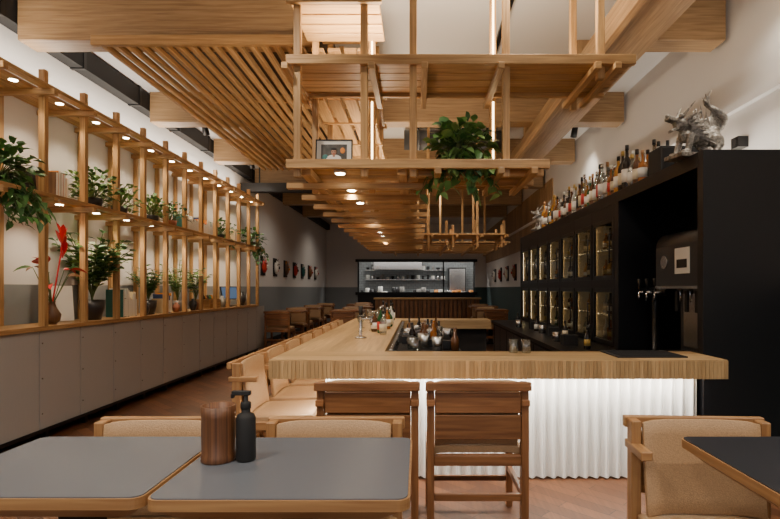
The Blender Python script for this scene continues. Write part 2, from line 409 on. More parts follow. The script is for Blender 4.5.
# ---------------- bar ----------------
m=MB()
zt,zb=.80,.69
for i in range(7): m.b2(-.87,1.30,3.03+i*.06,3.03+(i+1)*.06,zb,zt,W_BAR)
m.b2(1.30,1.805,3.03,3.45,zb,zt,W_BAR)
for i in range(10): m.b2(-.87+i*.065,-.87+(i+1)*.065,3.45,7.2,zb,zt,W_BAR)
m.b2(-.22,.95,6.75,7.2,zb,zt,W_BAR)
x=-.87
while x<1.80:
    m.b2(x+.001,min(x+.0215,1.805),3.024,3.03,zb,zt-.004,W_BAR); x+=.0225
m.b2(-.56,1.76,3.36,3.42,0.0,zb,BLKM); m.b2(-.54,-.28,3.42,7.1,0.0,zb,BLKM); m.b2(-.28,.9,6.85,7.1,0,zb,BLKM)
def corr(p0,p1,nrm,z0,z1,pitch=.068,amp=.02):
    p0=Vector(p0);p1=Vector(p1);d=p1-p0;L=d.length;d.normalize();N=int(L/pitch*12);prev=None;nrm=Vector(nrm)
    for i in range(N+1):
        t=i/N*L; a=amp*math.sin(2*math.pi*t/pitch)
        q=p0+d*t+nrm*a
        cur=(m.bm.verts.new((q.x,q.y,z0)),m.bm.verts.new((q.x,q.y,z1)))
        if prev: m.face([prev[0],cur[0],cur[1],prev[1]],CORR,None,True)
        prev=cur
corr((-.58,3.325,0),(1.79,3.325,0),(0,-1,0),.01,zb-.005)
corr((-.575,3.32,0),(-.575,7.1,0),(-1,0,0),.01,zb-.005)
m.b2(-.8,1.78,3.23,3.245,zb-.012,zb,WARM)
m.b2(-.72,-.705,3.3,7.1,zb-.012,zb,WARM2)
m.done('bar_counter')
m=MB(); m.b2(1.2,1.62,3.12,3.42,.801,.809,BLKM)
for i in range(12): m.b2(1.22,1.60,3.135+i*.023,3.142+i*.023,.809,.814,BLKM)
m.done('bar_mat')
m=MB(); m.b2(-.2,.32,3.55,6.6,0,.70,BLK2); m.b2(-.2,-.17,3.55,6.6,.70,.80,STEEL); m.b2(.05,.32,3.6,4.5,.70,.76,BLKM); m.b2(-.15,.28,4.7,5.4,.70,.74,STEEL)
for i in range(9): m.b2(-.15,.30,3.62+i*.08,3.65+i*.08,.76,.775,BLK2)
m.done('bar_work_station',bevel=.004)
m=MB()
for i in range(60):
    x=U(-.12,.27); y=3.62+i*.048; k=random.choice([0,1,2,3,3]); z0=.776 if y<4.5 else (.741 if y<5.42 else .70)
    if k==0: m.lathe([(.032,0),(.038,.09),(.034,.09)],(x,y,z0),CLR,10)
    elif k==1: m.lathe([(.03,0),(.042,.10),(.04,.10)],(x,y,z0),STEEL,10)
    elif k==2: m.lathe([(.03,0),(.03,.08),(.012,.11),(.012,.16)],(x,y,z0),random.choice([BOT[2],BLKM,BOT[7],BOT[1]]),10)
    else: m.box((x,y,z0+.03),(.09,.07,.06),random.choice([BLK2,STEEL,BLKM]))
m.done('bar_tools')

def bottle(m,x,y,z,h,r,g,l,cap,sty=0):
    if sty==0: m.lathe([(r*.92,0),(r,.01),(r,h*.55),(r*.85,h*.63),(r*.33,h*.74),(r*.30,h*.93)],(x,y,z),g,12)
    elif sty==1: m.lathe([(r,0),(r*1.05,.01),(r*1.05,h*.5),(r*.9,h*.6),(r*.3,h*.66),(r*.3,h*.93)],(x,y,z),g,12)
    else: m.lathe([(r*.8,0),(r*.85,.01),(r,h*.4),(r*.7,h*.6),(r*.33,h*.7),(r*.30,h*.93)],(x,y,z),g,12)
    m.lathe([(r*1.06,h*.14),(r*1.06,h*.44)],(x,y,z),l,12)
    m.lathe([(r*.38,h*.88),(r*.38,h)],(x,y,z),cap,10)
m=MB()
for i in range(14):
    y=4.7+i*.16; bottle(m,-.36+U(-.06,.06),y,.80,U(.18,.28),.032,random.choice(BOT),random.choice(LAB),random.choice([BLK2,STEEL]))
m.done('bar_bottles')
m=MB()
for i in range(12):
    x=-.45+U(-.12,.12); y=5.0+i*.15
    m.lathe([(.026,0),(.028,.004),(.004,.008),(.004,.07),(.03,.10),(.034,.13),(.03,.165)],(x-.08,y,.801),CLR,12)
for (x,y) in((.62,3.38),(.70,3.36)): m.lathe([(.028,0),(.034,.085),(.031,.085)],(x,y,.801),CLR,12)
m.done('drinking_glasses')
m=MB()
m.lathe([(.05,0),(.05,.01),(.012,.015),(.012,.18),(.016,.19)],(-.48,4.35,.80),STEEL,12)
m.cyl((-.48,4.35,.96),(-.39,4.35,.96),.012,.01,STEEL); m.cyl((-.39,4.35,.96),(-.39,4.35,.91),.01,.008,STEEL); m.cyl((-.48,4.35,.98),(-.48,4.35,1.07),.014,.018,BLKM)
m.done('draft_tap')

# ---------------- black back-bar cabinet ----------------
m=MB()
CX0,CX1=1.81,2.49
m.b2(CX0,CX1,3.30,3.37,0,2.10,BLK)
m.b2(CX0,CX1,3.37,9.2,2.0,2.10,BLK)
m.b2(CX0,CX1,9.13,9.2,0,2.0,BLK)
m.b2(2.44,CX1,3.37,9.13,0,2.0,BLK)
m.b2(CX0,2.44,3.37,9.13,0,.66,BLK)
m.b2(CX0,2.44,4.70,4.80,.66,2.0,BLK)
nd=7; dw=(9.1-4.80)/nd
for i in range(nd):
    a=4.80+i*dw; b=a+dw
    m.b2(CX0+.02,2.44,b-.02,b,.66,2.0,BLK)
    m.b2(2.425,2.438,a,b-.026,.66,2.0,CREAM)
    for (z0,z1) in((.68,1.22),(1.30,1.88)):
        m.b2(CX0+.04,2.42,b-.026,b-.0205,z0+.03,z1-.02,CREAM)
        X0,X1=CX0,CX0+.022
        m.b2(X0,X1,a+.01,a+.06,z0,z1,BLK2); m.b2(X0,X1,b-.07,b-.02,z0,z1,BLK2)
        m.b2(X0,X1,a+.06,b-.07,z0,z0+.04,BLK2); m.b2(X0,X1,a+.06,b-.07,z1-.04,z1,BLK2)
        m.b2(X0+.01,X0+.014,a+.06,b-.07,z0+.04,z1-.04,GLS)
        m.cyl((X0-.03,a+.04,z0+.15),(X0-.03,a+.04,z1-.15),.007,.007,BLK2,8)
        m.b2(X0-.03,X0,a+.035,a+.045,z0+.16,z0+.17,BLK2); m.b2(X0-.03,X0,a+.035,a+.045,z1-.17,z1-.16,BLK2)
        m.b2(CX0+.028,CX0+.032,b-.034,b-.028,z0+.05,z1-.05,WARM)
        for q in range(2):
            zz=z0+.03+q*(z1-z0-.04)/2
            if q: m.b2(CX0+.045,2.42,a+.02,b-.04,zz-.005,zz+.003,BLK2); m.b2(CX0+.042,CX0+.046,a+.02,b-.04,zz-.008,zz+.006,STEEL)
            for kx in range(3):
                for ky in range(4):
                    if R()<.1: continue
                    r=.032; yy=a+.09+ky*.115; xx=CX0+.085+kx*.12; h=U(.16,.225)
                    m.lathe([(r,0),(r,h*.55),(r*.35,h*.75),(r*.35,h)],(xx,yy,zz+.004),random.choice([BOT[0],BOT[1],BOT[4],CLR,BOT[2],BOT[6],BOT[7],BOT[2]]),10)
                    m.lathe([(r*1.05,h*.15),(r*1.05,h*.4)],(xx,yy,zz+.004),random.choice([PAPER,LAB[1],BLKM,LAB[4]]),10)
    m.b2(CX0,2.42,a,b,1.22,1.30,BLK)
    m.b2(CX0,2.42,a,b,1.88,2.0,BLK)
    m.b2(CX0+.03,2.42,a,b-.03,.66,.705,BLK)
m.done('back_bar_cabinet',bevel=.002)
m=MB(); m.b2(1.32,1.805,3.5,9.1,.0,.62,BLKM); m.b2(1.28,1.805,3.5,9.1,.62,.66,BLK2)
for i in range(9): m.b2(1.315,1.32,3.55+i*.6,4.1+i*.6,.08,.58,BLK2)
m.done('back_counter',bevel=.003)
m=MB()
for i in range(10):
    y=4.8+i*.33; x=U(1.42,1.65)
    if i%3==0: bottle(m,x,y,.66,.2,.03,BOT[2],random.choice(LAB),BLK2)
    elif i%3==1: m.box((x,y,.71),(.14,.12,.10),random.choice([STEEL,BLKM]))
    else: m.lathe([(.04,0),(.05,.10),(.045,.10)],(x,y,.66),STEEL,12)
m.done('counter_utensils')
DSP=plain('dispenser_plastic',(0.03,0.029,0.03),0.28)
m=MB()
m.b2(1.83,2.3,3.40,4.0,.665,.74,DSP)
m.b2(2.02,2.32,3.40,4.0,.74,1.22,DSP)
m.b2(1.83,2.32,3.40,4.0,1.22,1.53,DSP)
m.cyl((1.93,3.40,1.53),(1.93,4.0,1.53),.10,.10,DSP,24); m.b2(1.93,2.32,3.40,4.0,1.52,1.63,DSP)
m.b2(1.824,1.83,3.40,4.0,1.215,1.235,STEEL); m.b2(1.824,1.83,3.40,4.0,.73,.742,STEEL)
m.b2(2.012,2.02,3.46,3.94,.78,1.18,STEEL)
m.b2(1.825,1.83,3.50,3.70,1.32,1.50,PAPER); m.b2(1.823,1.825,3.53,3.67,1.36,1.42,BLKM); m.cyl((1.822,3.86,1.41),(1.83,3.86,1.41),.05,.05,STEEL,18)
for k in range(3): m.cyl((1.93,3.55+k*.14,1.22),(1.93,3.55+k*.14,1.12),.022,.014,STEEL,10); m.b2(1.90,1.915,3.53+k*.14,3.57+k*.14,1.05,1.2,BLKM)
m.b2(1.85,2.01,3.44,3.96,.74,.75,STEEL)
for i in range(10): m.b2(1.855,2.005,3.46+i*.048,3.47+i*.048,.75,.756,BLKM)
m.done('beverage_dispenser',bevel=.008)
m=MB()
m.lathe([(.055,0),(.055,.015),(.03,.02),(.03,.50),(.03,.52)],(2.02,4.42,.662),BLK2,16)
m.cyl((2.02,4.18,1.19),(2.02,4.64,1.19),.035,.035,BLK2,16)
for k in range(3):
    y=4.24+k*.15; m.cyl((2.02,y,1.19),(1.93,y,1.18),.013,.013,STEEL,10); m.cyl((1.935,y,1.18),(1.925,y,1.11),.012,.009,STEEL,10); m.cyl((1.94,y,1.20),(1.93,y,1.30),.010,.015,BLK2,10)
m.done('beer_tap_tower')
m=MB()
y=4.32
while y<7.7:
    for ix,xx in enumerate((1.86,1.95,2.05,2.16,2.28)):
        if R()<.95:
            bottle(m,xx+U(-.01,.01),y+U(-.01,.01),2.10,U(.26,.40),U(.034,.044),random.choice(BOT),random.choice(LAB),random.choice([BLK2,STEEL,LAB[4],PAPER,W_CHL]),random.choice([0,1,2]))
    y+=.1
m.done('liquor_bottles')
m=MB(); m.b2(1.86,2.2,3.98,4.2,2.1,2.31,BLKM); m.b2(1.87,2.19,3.975,3.98,2.115,2.295,BLK2); m.cyl((2.03,3.965,2.2),(2.03,3.976,2.2),.07,.075,BLK2,18); m.done('loudspeaker',bevel=.006)
# statue
m=MB()
S=SILV
def sp(x,y,z,r): m.sph((x,y,z),r,S,12)
m.b2(-.2,.2,-.09,.09,0,.03,S)
for (x,z,r) in((-.10,.16,.05),(-.04,.15,.052),(.03,.15,.055),(.09,.16,.06),(.12,.2,.045)): sp(x,0,z,(r,r,r))
for sy in(-1,1):
    m.cyl((-.10,sy*.05,.16),(-.13,sy*.06,.03),.026,.018,S); sp(-.145,sy*.06,.04,(.035,.022,.015))
    sp(.10,sy*.055,.12,(.055,.03,.06)); m.cyl((.12,sy*.07,.1),(.07,sy*.07,.03),.024,.017,S); sp(.05,sy*.07,.04,(.04,.022,.015))
    m.cyl((-.15,sy*.03,.28),(-.08,sy*.07,.38),.014,.003,S,8)
    for k in range(8): m.cyl((-.12+.012*k,sy*.03,.26-.015*k),(-.07+.02*k,sy*(.085),.30-.03*k),.018,.002,S,6)
sp(-.14,0,.24,(.055,.045,.05)); m.box((-.20,0,.262),(.09,.055,.026),S,Euler((0,.2,0)).to_matrix()); m.box((-.185,0,.20),(.08,.045,.018),S,Euler((0,-.45,0)).to_matrix()); sp(-.24,0,.285,.016)
for sy in(-1,1): sp(-.165,sy*.035,.285,.016)
for k in range(11):
    t=k/10; x=-.10+.24*t; z=.21+.02*math.sin(t*3)+.03*t
    m.cyl((x,0,z-.03),(x+.04,0,z+.09+.04*math.sin(t*9)),.02,.002,S,8)
for k in range(18):
    t=k/17; a=t*5.2; x=.13+.06*math.sin(a); z=.2+.24*t; r=.034*(1-t*.65)
    sp(x,.025*math.cos(a*1.3),z,(r,r,r))
    if k%2==0: m.cyl((x,0,z),(x+.09*math.cos(a),.02*math.sin(a),z+.06),.014,.002,S,8)
for k in range(5): m.cyl((.03+.02*k,0,.2),(-.03+.045*k,0,.36+.03*(k%2)),.016,.002,S,8)
st=m.done('guardian_statue',(1.93,3.58,2.10),rz=.2)
rm=st.modifiers.new('remesh','REMESH'); rm.mode='VOXEL'; rm.voxel_size=.0045; rm.use_smooth_shade=True
inst(st,(1.96,8.0,2.10),0.3)
m=MB(); m.b2(2.42,2.498,3.93,4.02,2.29,2.37,BLK2); m.cyl((2.415,3.975,2.33),(2.42,3.975,2.33),.025,.025,BLKM,12); m.done('wall_sensor')

# ---------------- hanging shelf structure ----------------
m=MB()
pw=.022
def post(x,y,z0,z1,w=pw,mat=W_L): m.b2(x-w,x+w,y-w,y+w,z0,z1,mat)
YA,YC=3.2,3.76
for x in(-.74,-.33,-.03,.54):
    for y in(YA,YC): post(x,y,1.90,ZC)
for y in(YA,YC): post(1.12,y,2.5,ZC)
for k in range(4):
    a=YA+.03+k*.125; m.b2(-.79,.78,a,a+.115,1.975,2.0,W_L)
for y in(YA-.04,YC+.04): m.b2(-.80,.80,y-.018,y+.018,1.945,2.0,W_L)
for x in(.12,.50,.70): m.b2(x-.02,x+.02,YA-.09,YC+.12,1.905,1.945,W_L)
m.b2(.0,.80,YA+.1,YA+.14,1.93,1.972,W_L); m.b2(.0,.80,YC-.16,YC-.12,1.93,1.972,W_L)
for k in range(4):
    a=YA+.03+k*.115; m.b2(-.79,1.32,a,a+.108,2.60,2.63,W_L)
for y in(YA-.04,YC+.0-.06): m.b2(-.80,1.32,y-.018,y+.018,2.575,2.635,W_L)
for x in(-.80,-.28,.04,.50,1.08,1.2): m.b2(x-.02,x+.02,YA-.09,YC+.06,2.535,2.575,W_L)
for z in(2.98,): 
    for k in range(4): m.b2(-.79,-.24,YA+.03+k*.125,YA+.14+k*.125,z,z+.03,W_L)
    m.b2(-.80,-.22,YA-.06,YA-.024,z-.03,z+.04,W_L)
for y in(4.4,5.05,5.7):
    for x in(-.74,-.40): post(x,y,1.95,ZC)
    for z in(2.3,2.62,2.98,3.3): m.b2(-.80,-.34,y-.06,y-.024,z-.03,z+.02,W_L)
for z in(2.60,2.96):
    for x in(-.74,-.62,-.50,-.40): m.b2(x-.045,x+.045,3.82,5.75,z,z+.025,W_L)
y=3.82
while y<9.5:
    m.b2(-.77,-.03,y,y+.11,1.975,2.0,W_L); y+=.135
for x in(-.70,-.10): m.b2(x-.03,x+.03,YA+.05,9.5,1.925,1.973,W_L)
m.b2(-.79,-.77,3.8,9.5,1.96,2.03,W_L); m.b2(-.03,-.01,3.8,9.5,1.96,2.03,W_L)
y=3.5
while y<9.5:
    m.b2(-.88,.08,y-.02,y+.02,1.885,1.925,W_L); y+=.45
y=3.34
while y<9.4:
    m.cyl((-.5,y,1.955),(-.5,y,1.974),.038,.038,WHT,14); m.cyl((-.5,y,1.95),(-.5,y,1.956),.03,.03,SPOTM,12); y+=.58
for y in(6.6,7.5,8.4,9.3):
    for x in(-.74,-.06): post(x,y,1.95,2.5)
post(-.74,9.3,2.5,ZC); post(-.06,9.3,2.5,ZC); post(-.06,6.6,2.5,ZC)
for x in(-.74,-.06): m.b2(x-.018,x+.018,6.4,9.5,2.30,2.34,W_L)
for k in range(5): m.b2(-.0,1.25,7.4+k*.13,7.51+k*.13,1.975,2.0,W_L)
for x in(.15,.5,.85,1.2):
    for y in(7.45,8.0): post(x,y,1.80,2.12,.017)
    m.b2(x+.03,x+.065,7.25,8.2,1.93,1.97,W_L)
for y in(7.45,8.0): post(.85,y,2.1,ZC,.017); post(.15,y,2.1,ZC,.017)
for y in(9.0,9.5,10.0,10.5,11.0,11.5): m.b2(-.8,1.6,y,y+.3,2.0,2.03,W_L)
for x in(-.5,0,.5,1.0,1.5): m.b2(x-.02,x+.02,8.9,11.9,1.95,1.995,W_L); post(x,9.1,2.03,2.4); post(x,11.7,2.03,ZC)
for x in(-.33,-.03,.54): m.b2(x-.006,x+.006,YC-pw-.006,YC-pw,2.03,2.56,WARM); m.b2(x-.006,x+.006,YC-pw-.006,YC-pw,2.66,ZC-.02,WARM)
m.b2(-.75,-.05,YC+.01,YC+.018,1.962,1.97,WARM2)
m.done('hanging_wood_shelf',bevel=.003)

# framed portrait
m=MB()
fr=Euler((-.12,0,0)).to_matrix()
def fb(x,z,w,h,y,mat,t=.004): 
    c=fr@Vector((x,y,z)); m.box(c,(w,t,h),mat,fr)
fb(0,.085,.225,.165,0,PAPER,.014)
fb(0,.085,.165,.112,-.008,PHBG)
def disc(x,z,rx,rz,y,mat):
    c=fr@Vector((x,y,z)); m.sph(c,(rx,.003,rz),mat,18,fr)
disc(0,.045,.048,.028,-.0105,PAPER); fb(0,.0395,.094,.02,-.0115,PAPER,.003)
fb(0,.066,.014,.02,-.0125,SKIN,.003)
disc(0,.092,.020,.026,-.0125,W_D); disc(0,.087,.0165,.021,-.0145,SKIN)
for s_ in(-1,1): disc(s_*.007,.090,.0028,.0018,-.0178,BLKM)
disc(0,.076,.006,.002,-.0178,RED); disc(0,.108,.019,.009,-.0155,BLKM)
disc(-.055,.055,.02,.02,-.0095,TEAL); disc(.055,.10,.016,.02,-.0095,ORNG)
for x in(-.115,.115): fb(x,.085,.008,.17,0,BLK2,.022)
for z in(.002,.17): fb(0,z,.238,.008,0,BLK2,.022)
m.done('framed_portrait',(-.54,3.34,2.003))

# ---------------- plants ----------------
def pot(m,r,h,mat): m.lathe([(r*.7,0),(r*.95,h*.55),(r,h),(r*.86,h),(r*.84,h*.85)],(0,0,0),mat,16); m.lathe([(0.001,h*.84),(r*.85,h*.86)],(0,0,0),SOIL,12)
def clampw(m,lim):
    if lim is None: return
    for v in m.bm.verts:
        if v.co.x<lim: v.co.x=lim+(v.co.x-lim)*.02
def bushy(name,loc,r,n,ll,lw,mats,potr=.08,poth=.1,potm=CERD,up=.6,trail=0,traillen=.25,tdir=None,lim=None):
    m=MB(); pot(m,potr,poth,potm); o=Vector((0,0,poth*.8))
    for i in range(n):
        a=U(0,6.28); el=U(.05,1.5)*up+.1; L=r*U(.35,1)
        d=Vector((math.cos(a)*math.cos(el),math.sin(a)*math.cos(el),math.sin(el)))
        p=o+d*L; mat=random.choice(mats)
        if i%3==0: m.cyl(o,p,.003,.002,STEM,5,False)
        m.leaf(p,(d+Vector((U(-.6,.6),U(-.6,.6),U(-.5,.3)))),ll*U(.7,1.2),lw*U(.7,1.2),mat,.35)
    for i in range(trail):
        a=U(0,6.28) if tdir is None else tdir+U(-1.3,1.3); r0=potr*U(1,1.8); L=traillen*U(.4,1)
        p=Vector((math.cos(a)*r0,math.sin(a)*r0,poth)); m.cyl(o,p,.003,.003,STEM,5,False)
        for k in range(int(L/.03)+1):
            q=p+Vector((math.cos(a)*.02+U(-.015,.015),U(-.015,.015),-.033)); m.cyl(p,q,.0025,.0025,STEM,5,False); p=q
            m.leaf(p,(U(-1,1),U(-1,1),U(-.7,.1)),ll*U(.6,1),lw*U(.6,1),random.choice(mats),.5)
    clampw(m,lim)
    return m.done(name,loc)
def palm(name,loc,h,n,mats,potr=.09,poth=.16,potm=CERD,leafw=.03,lim=-.19):
    m=MB(); pot(m,potr,poth,potm); o=Vector((0,0,poth*.85))
    for i in range(n):
        a=U(0,6.28); sp_=U(.12,.55); L=h*U(.6,1); N=8; prev=o.copy()
        for k in range(1,N+1):
            t=k/N; q=o+Vector((math.cos(a)*sp_*L*t**1.6,math.sin(a)*sp_*L*t**1.6,L*(t-.28*sp_*2*t*t)))
            m.cyl(prev,q,.004,.003,STEM,5,False)
            if k>2:
                dd=(q-prev).normalized()
                for sgn in(-1,1):
                    sd=dd.cross(Vector((0,0,1))); sd=sd.normalized() if sd.length>.05 else Vector((1,0,0))
                    m.leaf(q,dd*.6+sd*sgn*.9,L*.24*(1.15-t*.5),leafw,random.choice(mats),.3)
            prev=q
    clampw(m,lim)
    return m.done(name,loc)
bushy('potted_pothos',(.27,3.34,2.003),.21,190,.085,.065,[LEAF,LEAF3,LEAF3,LEAF2],.085,.11,CERD,.75,26,.26,-1.57)
zt2=.917
palm('potted_palm',(-3.12,4.98,zt2),.78,46,[LEAF,LEAF2,LEAF3],.11,.19,CERD,.04)
palm('potted_palm',(-3.12,6.02,zt2),.5,28,[LEAF2,LEAF],.09,.16,CERD)
palm('potted_fern',(-3.12,6.75,zt2),.62,18,[LEAF3,LEAF],.075,.14,CERG,.022)
palm('potted_palm',(-3.12,7.3,zt2),.65,14,[LEAF2,LEAF3],.07,.1,TERR,.04)
palm('potted_palm',(-3.12,2.6,zt2),.55,18,[LEAF2,LEAF],.1,.17,CERG)
zm2=1.962
bushy('trailing_pothos',(-3.06,3.80,zm2),.27,170,.08,.06,[LEAF2,LEAF,LEAF],.08,.1,CERD,.8,22,.34,0,-.24)
bushy('potted_shrub',(-3.1,4.95,zm2),.31,230,.065,.045,[LEAF,LEAF2,LEAF3],.09,.11,CERD,.9,lim=-.22)
bushy('potted_shrub',(-3.1,5.4,zm2),.28,170,.06,.04,[LEAF,LEAF3],.08,.1,CERD,.9,lim=-.22)
bushy('potted_shrub',(-3.1,6.05,zm2),.26,160,.06,.04,[LEAF3,LEAF],.08,.1,CERD,.9,lim=-.22)
bushy('potted_shrub',(-3.1,6.5,zm2),.26,160,.06,.04,[LEAF,LEAF2],.08,.1,TERR,.9,lim=-.22)
bushy('potted_shrub',(-3.1,8.2,zm2),.26,100,.07,.05,[LEAF,LEAF2],.08,.1,CERD,.9,6,.2,0,-.22)
bushy('trailing_pothos',(-3.06,9.5,zm2),.28,120,.09,.06,[LEAF,LEAF2],.09,.1,CERD,.8,10,.35,0,-.25)
m=MB(); m.lathe([(.03,0),(.06,.03),(.068,.08),(.035,.14),(.022,.18),(.03,.19)],(0,0,0),W_D,16)
for i in range(9):
    a=U(0,6.28); e=Vector((math.cos(a)*.12,math.sin(a)*.14,U(.32,.5))); m.cyl((0,0,.15),e,.004,.003,STEM,6,False)
    m.leaf(e,(math.cos(a),math.sin(a),.4),.15,.05,[LEAF,W_CH,REDF][i%3],.6,5)
m.cyl((0,0,.15),(.04,.07,.66),.007,.005,REDF,6,False)
for i in range(9): m.leaf((.04,.07,.56+.022*i),(U(-.4,.4),U(-.4,.4),1),.15,.05,REDF,.1,5)
m.cyl((0,0,.15),(.05,-.16,.50),.006,.004,STEM,6,False)
for i in range(5): m.leaf((.05,-.16,.5),(U(-.3,.6),U(-1,.2),.4),.13,.08,REDF,.3,5)
m.done('flower_vase',(-3.07,4.36,zt2))
def books(name,loc,n,hmin=.16,hmax=.25):
    m=MB(); y=0
    for i in range(n):
        t=U(.018,.04); h=U(hmin,hmax); mat=random.choice([RED,PAPER,BLKM,BLUE,TEAL,ORNG,CERG,W_D,LAB[1]])
        m.b2(-.09,.09,y,y+t-.002,0,h,mat); m.b2(-.085,.094,y+.004,y+t-.006,.006,h-.006,PAPER); y+=t
    return m.done(name,loc)
books('books',(-3.14,4.38,zm2),5,.2,.27)
books('books',(-3.14,6.85,zm2),14); books('books',(-3.14,7.4,zm2),12); books('books',(-3.14,8.65,zm2),12)
books('books',(-3.14,5.38,zt2),9,.18,.3)
books('books',(-3.14,6.30,zt2),5,.15,.25)
rr=Euler((0,-.12,0)).to_matrix()
m=MB(); m.box((0,0,.165),(.012,.24,.32),PAPER,rr)
m.box(rr@Vector((.008,0,.155)),(.003,.16,.12),RED,rr); m.box(rr@Vector((.008,0,.25)),(.003,.19,.03),RED,rr); m.box(rr@Vector((.009,0,.10)),(.004,.05,.05),PAPER,rr)
m.done('red_art_print',(-3.22,4.66,zt2),rz=-.5)
m=MB(); m.box((0,0,.12),(.012,.2,.24),BLK2,rr); m.box(rr@Vector((.007,0,.12)),(.003,.16,.19),PAPER,rr); m.done('small_picture_frame',(-3.2,4.25,zm2))
m=MB()
for s_ in(-1,1): m.b2(-.12,.12,s_*.2-.008,s_*.2+.008,0,.14,W_L)
m.b2(-.12,-.104,-.192,.192,0,.14,W_L); m.b2(.104,.12,-.192,.192,0,.14,W_L); m.b2(-.104,.104,-.192,.192,0,.012,W_L)
for i in range(5): m.lathe([(.03,.012),(.03,.15),(.012,.2)],(0,-.15+i*.075,0),random.choice(BOT[:3]),10)
m.done('wood_crate',(-3.14,7.75,zt2))
m=MB()
for (y,r,h,mt) in((5.80,.05,.14,CERD),(6.56,.045,.12,TERR),(7.05,.05,.16,CERD),(8.1,.06,.18,CERG),(8.25,.045,.14,CERD),(9.0,.07,.24,CERD),(9.2,.055,.2,CERG)):
    m.lathe([(r*.6,0),(r,h*.4),(r*.9,h*.75),(r*.4,h*.85),(r*.45,h)],(0,y-7,0),mt,14)
m.done('ceramic_vases',(-3.05,7,zt2))
m=MB()
m.b2(-.08,.08,-.10,.10,0,.015,BLK2); m.cyl((-.02,0,.015),(-.02,0,.15),.018,.018,BLK2); rs=Euler((0,-.25,0)).to_matrix()
m.box((.0,0,.22),(.02,.34,.22),BLK2,rs); m.box(rs@Vector((.0,0,0))+Vector((.0105,0,.222)),(.003,.31,.19),SCRN,rs); m.done('computer_monitor',(-3.12,8.6,zt2),rz=-.5)

# ---------------- chairs ----------------
def chair(frame,name,loc,rz):
    m=MB()
    for sx in(-1,1):
        x=sx*.225
        m.box((x,-.225,.385),(.035,.05,.77),frame)
        m.box((x,.20,.205),(.035,.045,.41),frame)
        m.b2(x-.0175,x+.0175,-.2,.18,.37,.42,frame)
        m.b2(x-.012,x+.012,-.2,.18,.20,.235,frame)
        m.b2(x-.02,x+.02,-.27,-.10,.66,.69,frame)
    m.b2(-.208,.208,-.24,-.205,.37,.42,frame); m.b2(-.208,.208,.185,.22,.36,.41,frame)
    m.b2(-.208,.208,-.235,-.215,.20,.235,frame); m.b2(-.208,.208,.19,.21,.14,.17,frame)
    m.b2(-.25,.25,-.278,-.251,.735,.775,frame)
    m.b2(-.205,.205,-.25,-.236,.625,.725,frame)
    m.b2(-.205,.205,-.25,-.236,.50,.615,frame)
    def sheet(fn,nu=10,nv=6,th=.022):
        A=[];B=[]
        for i in range(nu+1):
            ra=[];rb=[]
            for j in range(nv+1):
                p,nn=fn(i/nu,j/nv); ra.append(m.bm.verts.new(p)); rb.append(m.bm.verts.new(p-nn*th))
            A.append(ra);B.append(rb)
        for i in range(nu):
            for j in range(nv):
                m.face([A[i][j],A[i+1][j],A[i+1][j+1],A[i][j+1]],LEA,None,True); m.face([B[i][j],B[i][j+1],B[i+1][j+1],B[i+1][j]],LEA,None,True)
        for i in range(nu):
            m.face([A[i][0],B[i][0],B[i+1][0],A[i+1][0]],LEA); m.face([A[i][nv],A[i+1][nv],B[i+1][nv],B[i][nv]],LEA)
        for j in range(nv):
            m.face([A[0][j],A[0][j+1],B[0][j+1],B[0][j]],LEA); m.face([A[nu][j],B[nu][j],B[nu][j+1],A[nu][j+1]],LEA)
    def back(u,v):
        x=-.203+.406*u; z=.46+.318*v
        y=-.15-.045*v-.012*math.sin(math.pi*u)
        z-= .012*(2*u-1)**6
        return Vector((x,y,z)),Vector((0,.98,.15))
    sheet(back)
    def seat(u,v):
        x=-.225+.45*u; y=-.19+.42*v; z=.455-.016*math.sin(math.pi*u)*math.sin(math.pi*v)+.015*v-.012*((2*u-1)**6)
        return Vector((x,y,z)),Vector((0,0,1))
    sheet(seat,th=.035)
    return m.done(name,loc,bevel=.003,rz=rz)
cA=chair(W_CH,'bar_chair',(.285,2.72,0),0)
inst(cA,(-.24,2.72,0),0.0)
cB=chair(W_CHL,'dining_chair',(-.29,1.60,0),math.pi); cB.scale=(.97,.97,.98)
inst(cB,(-.885,1.60,0),math.pi,(.97,.97,.98)); inst(cB,(.97,1.61,0),math.pi-.06,(.97,.97,.98))
for i in range(8):
    inst(cB,(-.86,3.34+i*.54,0),-math.pi/2)

# ---------------- tables ----------------
def table(name,x0,x1,y0,y1,top,loc_z=.75):
    m=MB(); P=rrect(x0,x1,y0,y1,.03)
    m.prism(rrect(x0+.005,x1-.005,y0+.005,y1-.005,.026),loc_z-.003,loc_z,top,top)
    m.prism(P,loc_z-.028,loc_z-.003,W_CHL,W_CHL)
    m.prism(rrect(x0+.003,x1-.003,y0+.003,y1-.003,.028),loc_z-.062,loc_z-.028,W_CHL,W_CHL,inset=.06)
    cx,cy=(x0+x1)/2,(y0+y1)/2
    m.b2(cx-.04,cx+.04,cy-.04,cy+.04,.03,loc_z-.06,BLK2)
    m.b2(cx-.2,cx+.2,cy-.2,cy+.2,0,.03,BLK2)
    m.b2(cx-.15,cx+.15,cy-.02,cy+.02,loc_z-.085,loc_z-.06,BLK2)
    return m.done(name)
table('dining_table',-1.19,-.622,1.165,1.65,GRYT)
table('dining_table',-.612,-.018,1.155,1.64,GRYT)
table('dining_table',.825,1.45,1.02,1.65,DRKT)
m=MB(); m.lathe([(.044,0),(.0455,.004),(.0455,.018),(.043,.022),(.0445,.07),(.0445,.12),(.0465,.15),(.041,.15),(.040,.02)],(0,0,0),BAMB,24); m.done('bamboo_cup',(-.545,1.42,.7505))
m=MB(); m.lathe([(.024,0),(.026,.004),(.026,.115),(.022,.125),(.012,.13),(.012,.145)],(0,0,0),BLKM,20)
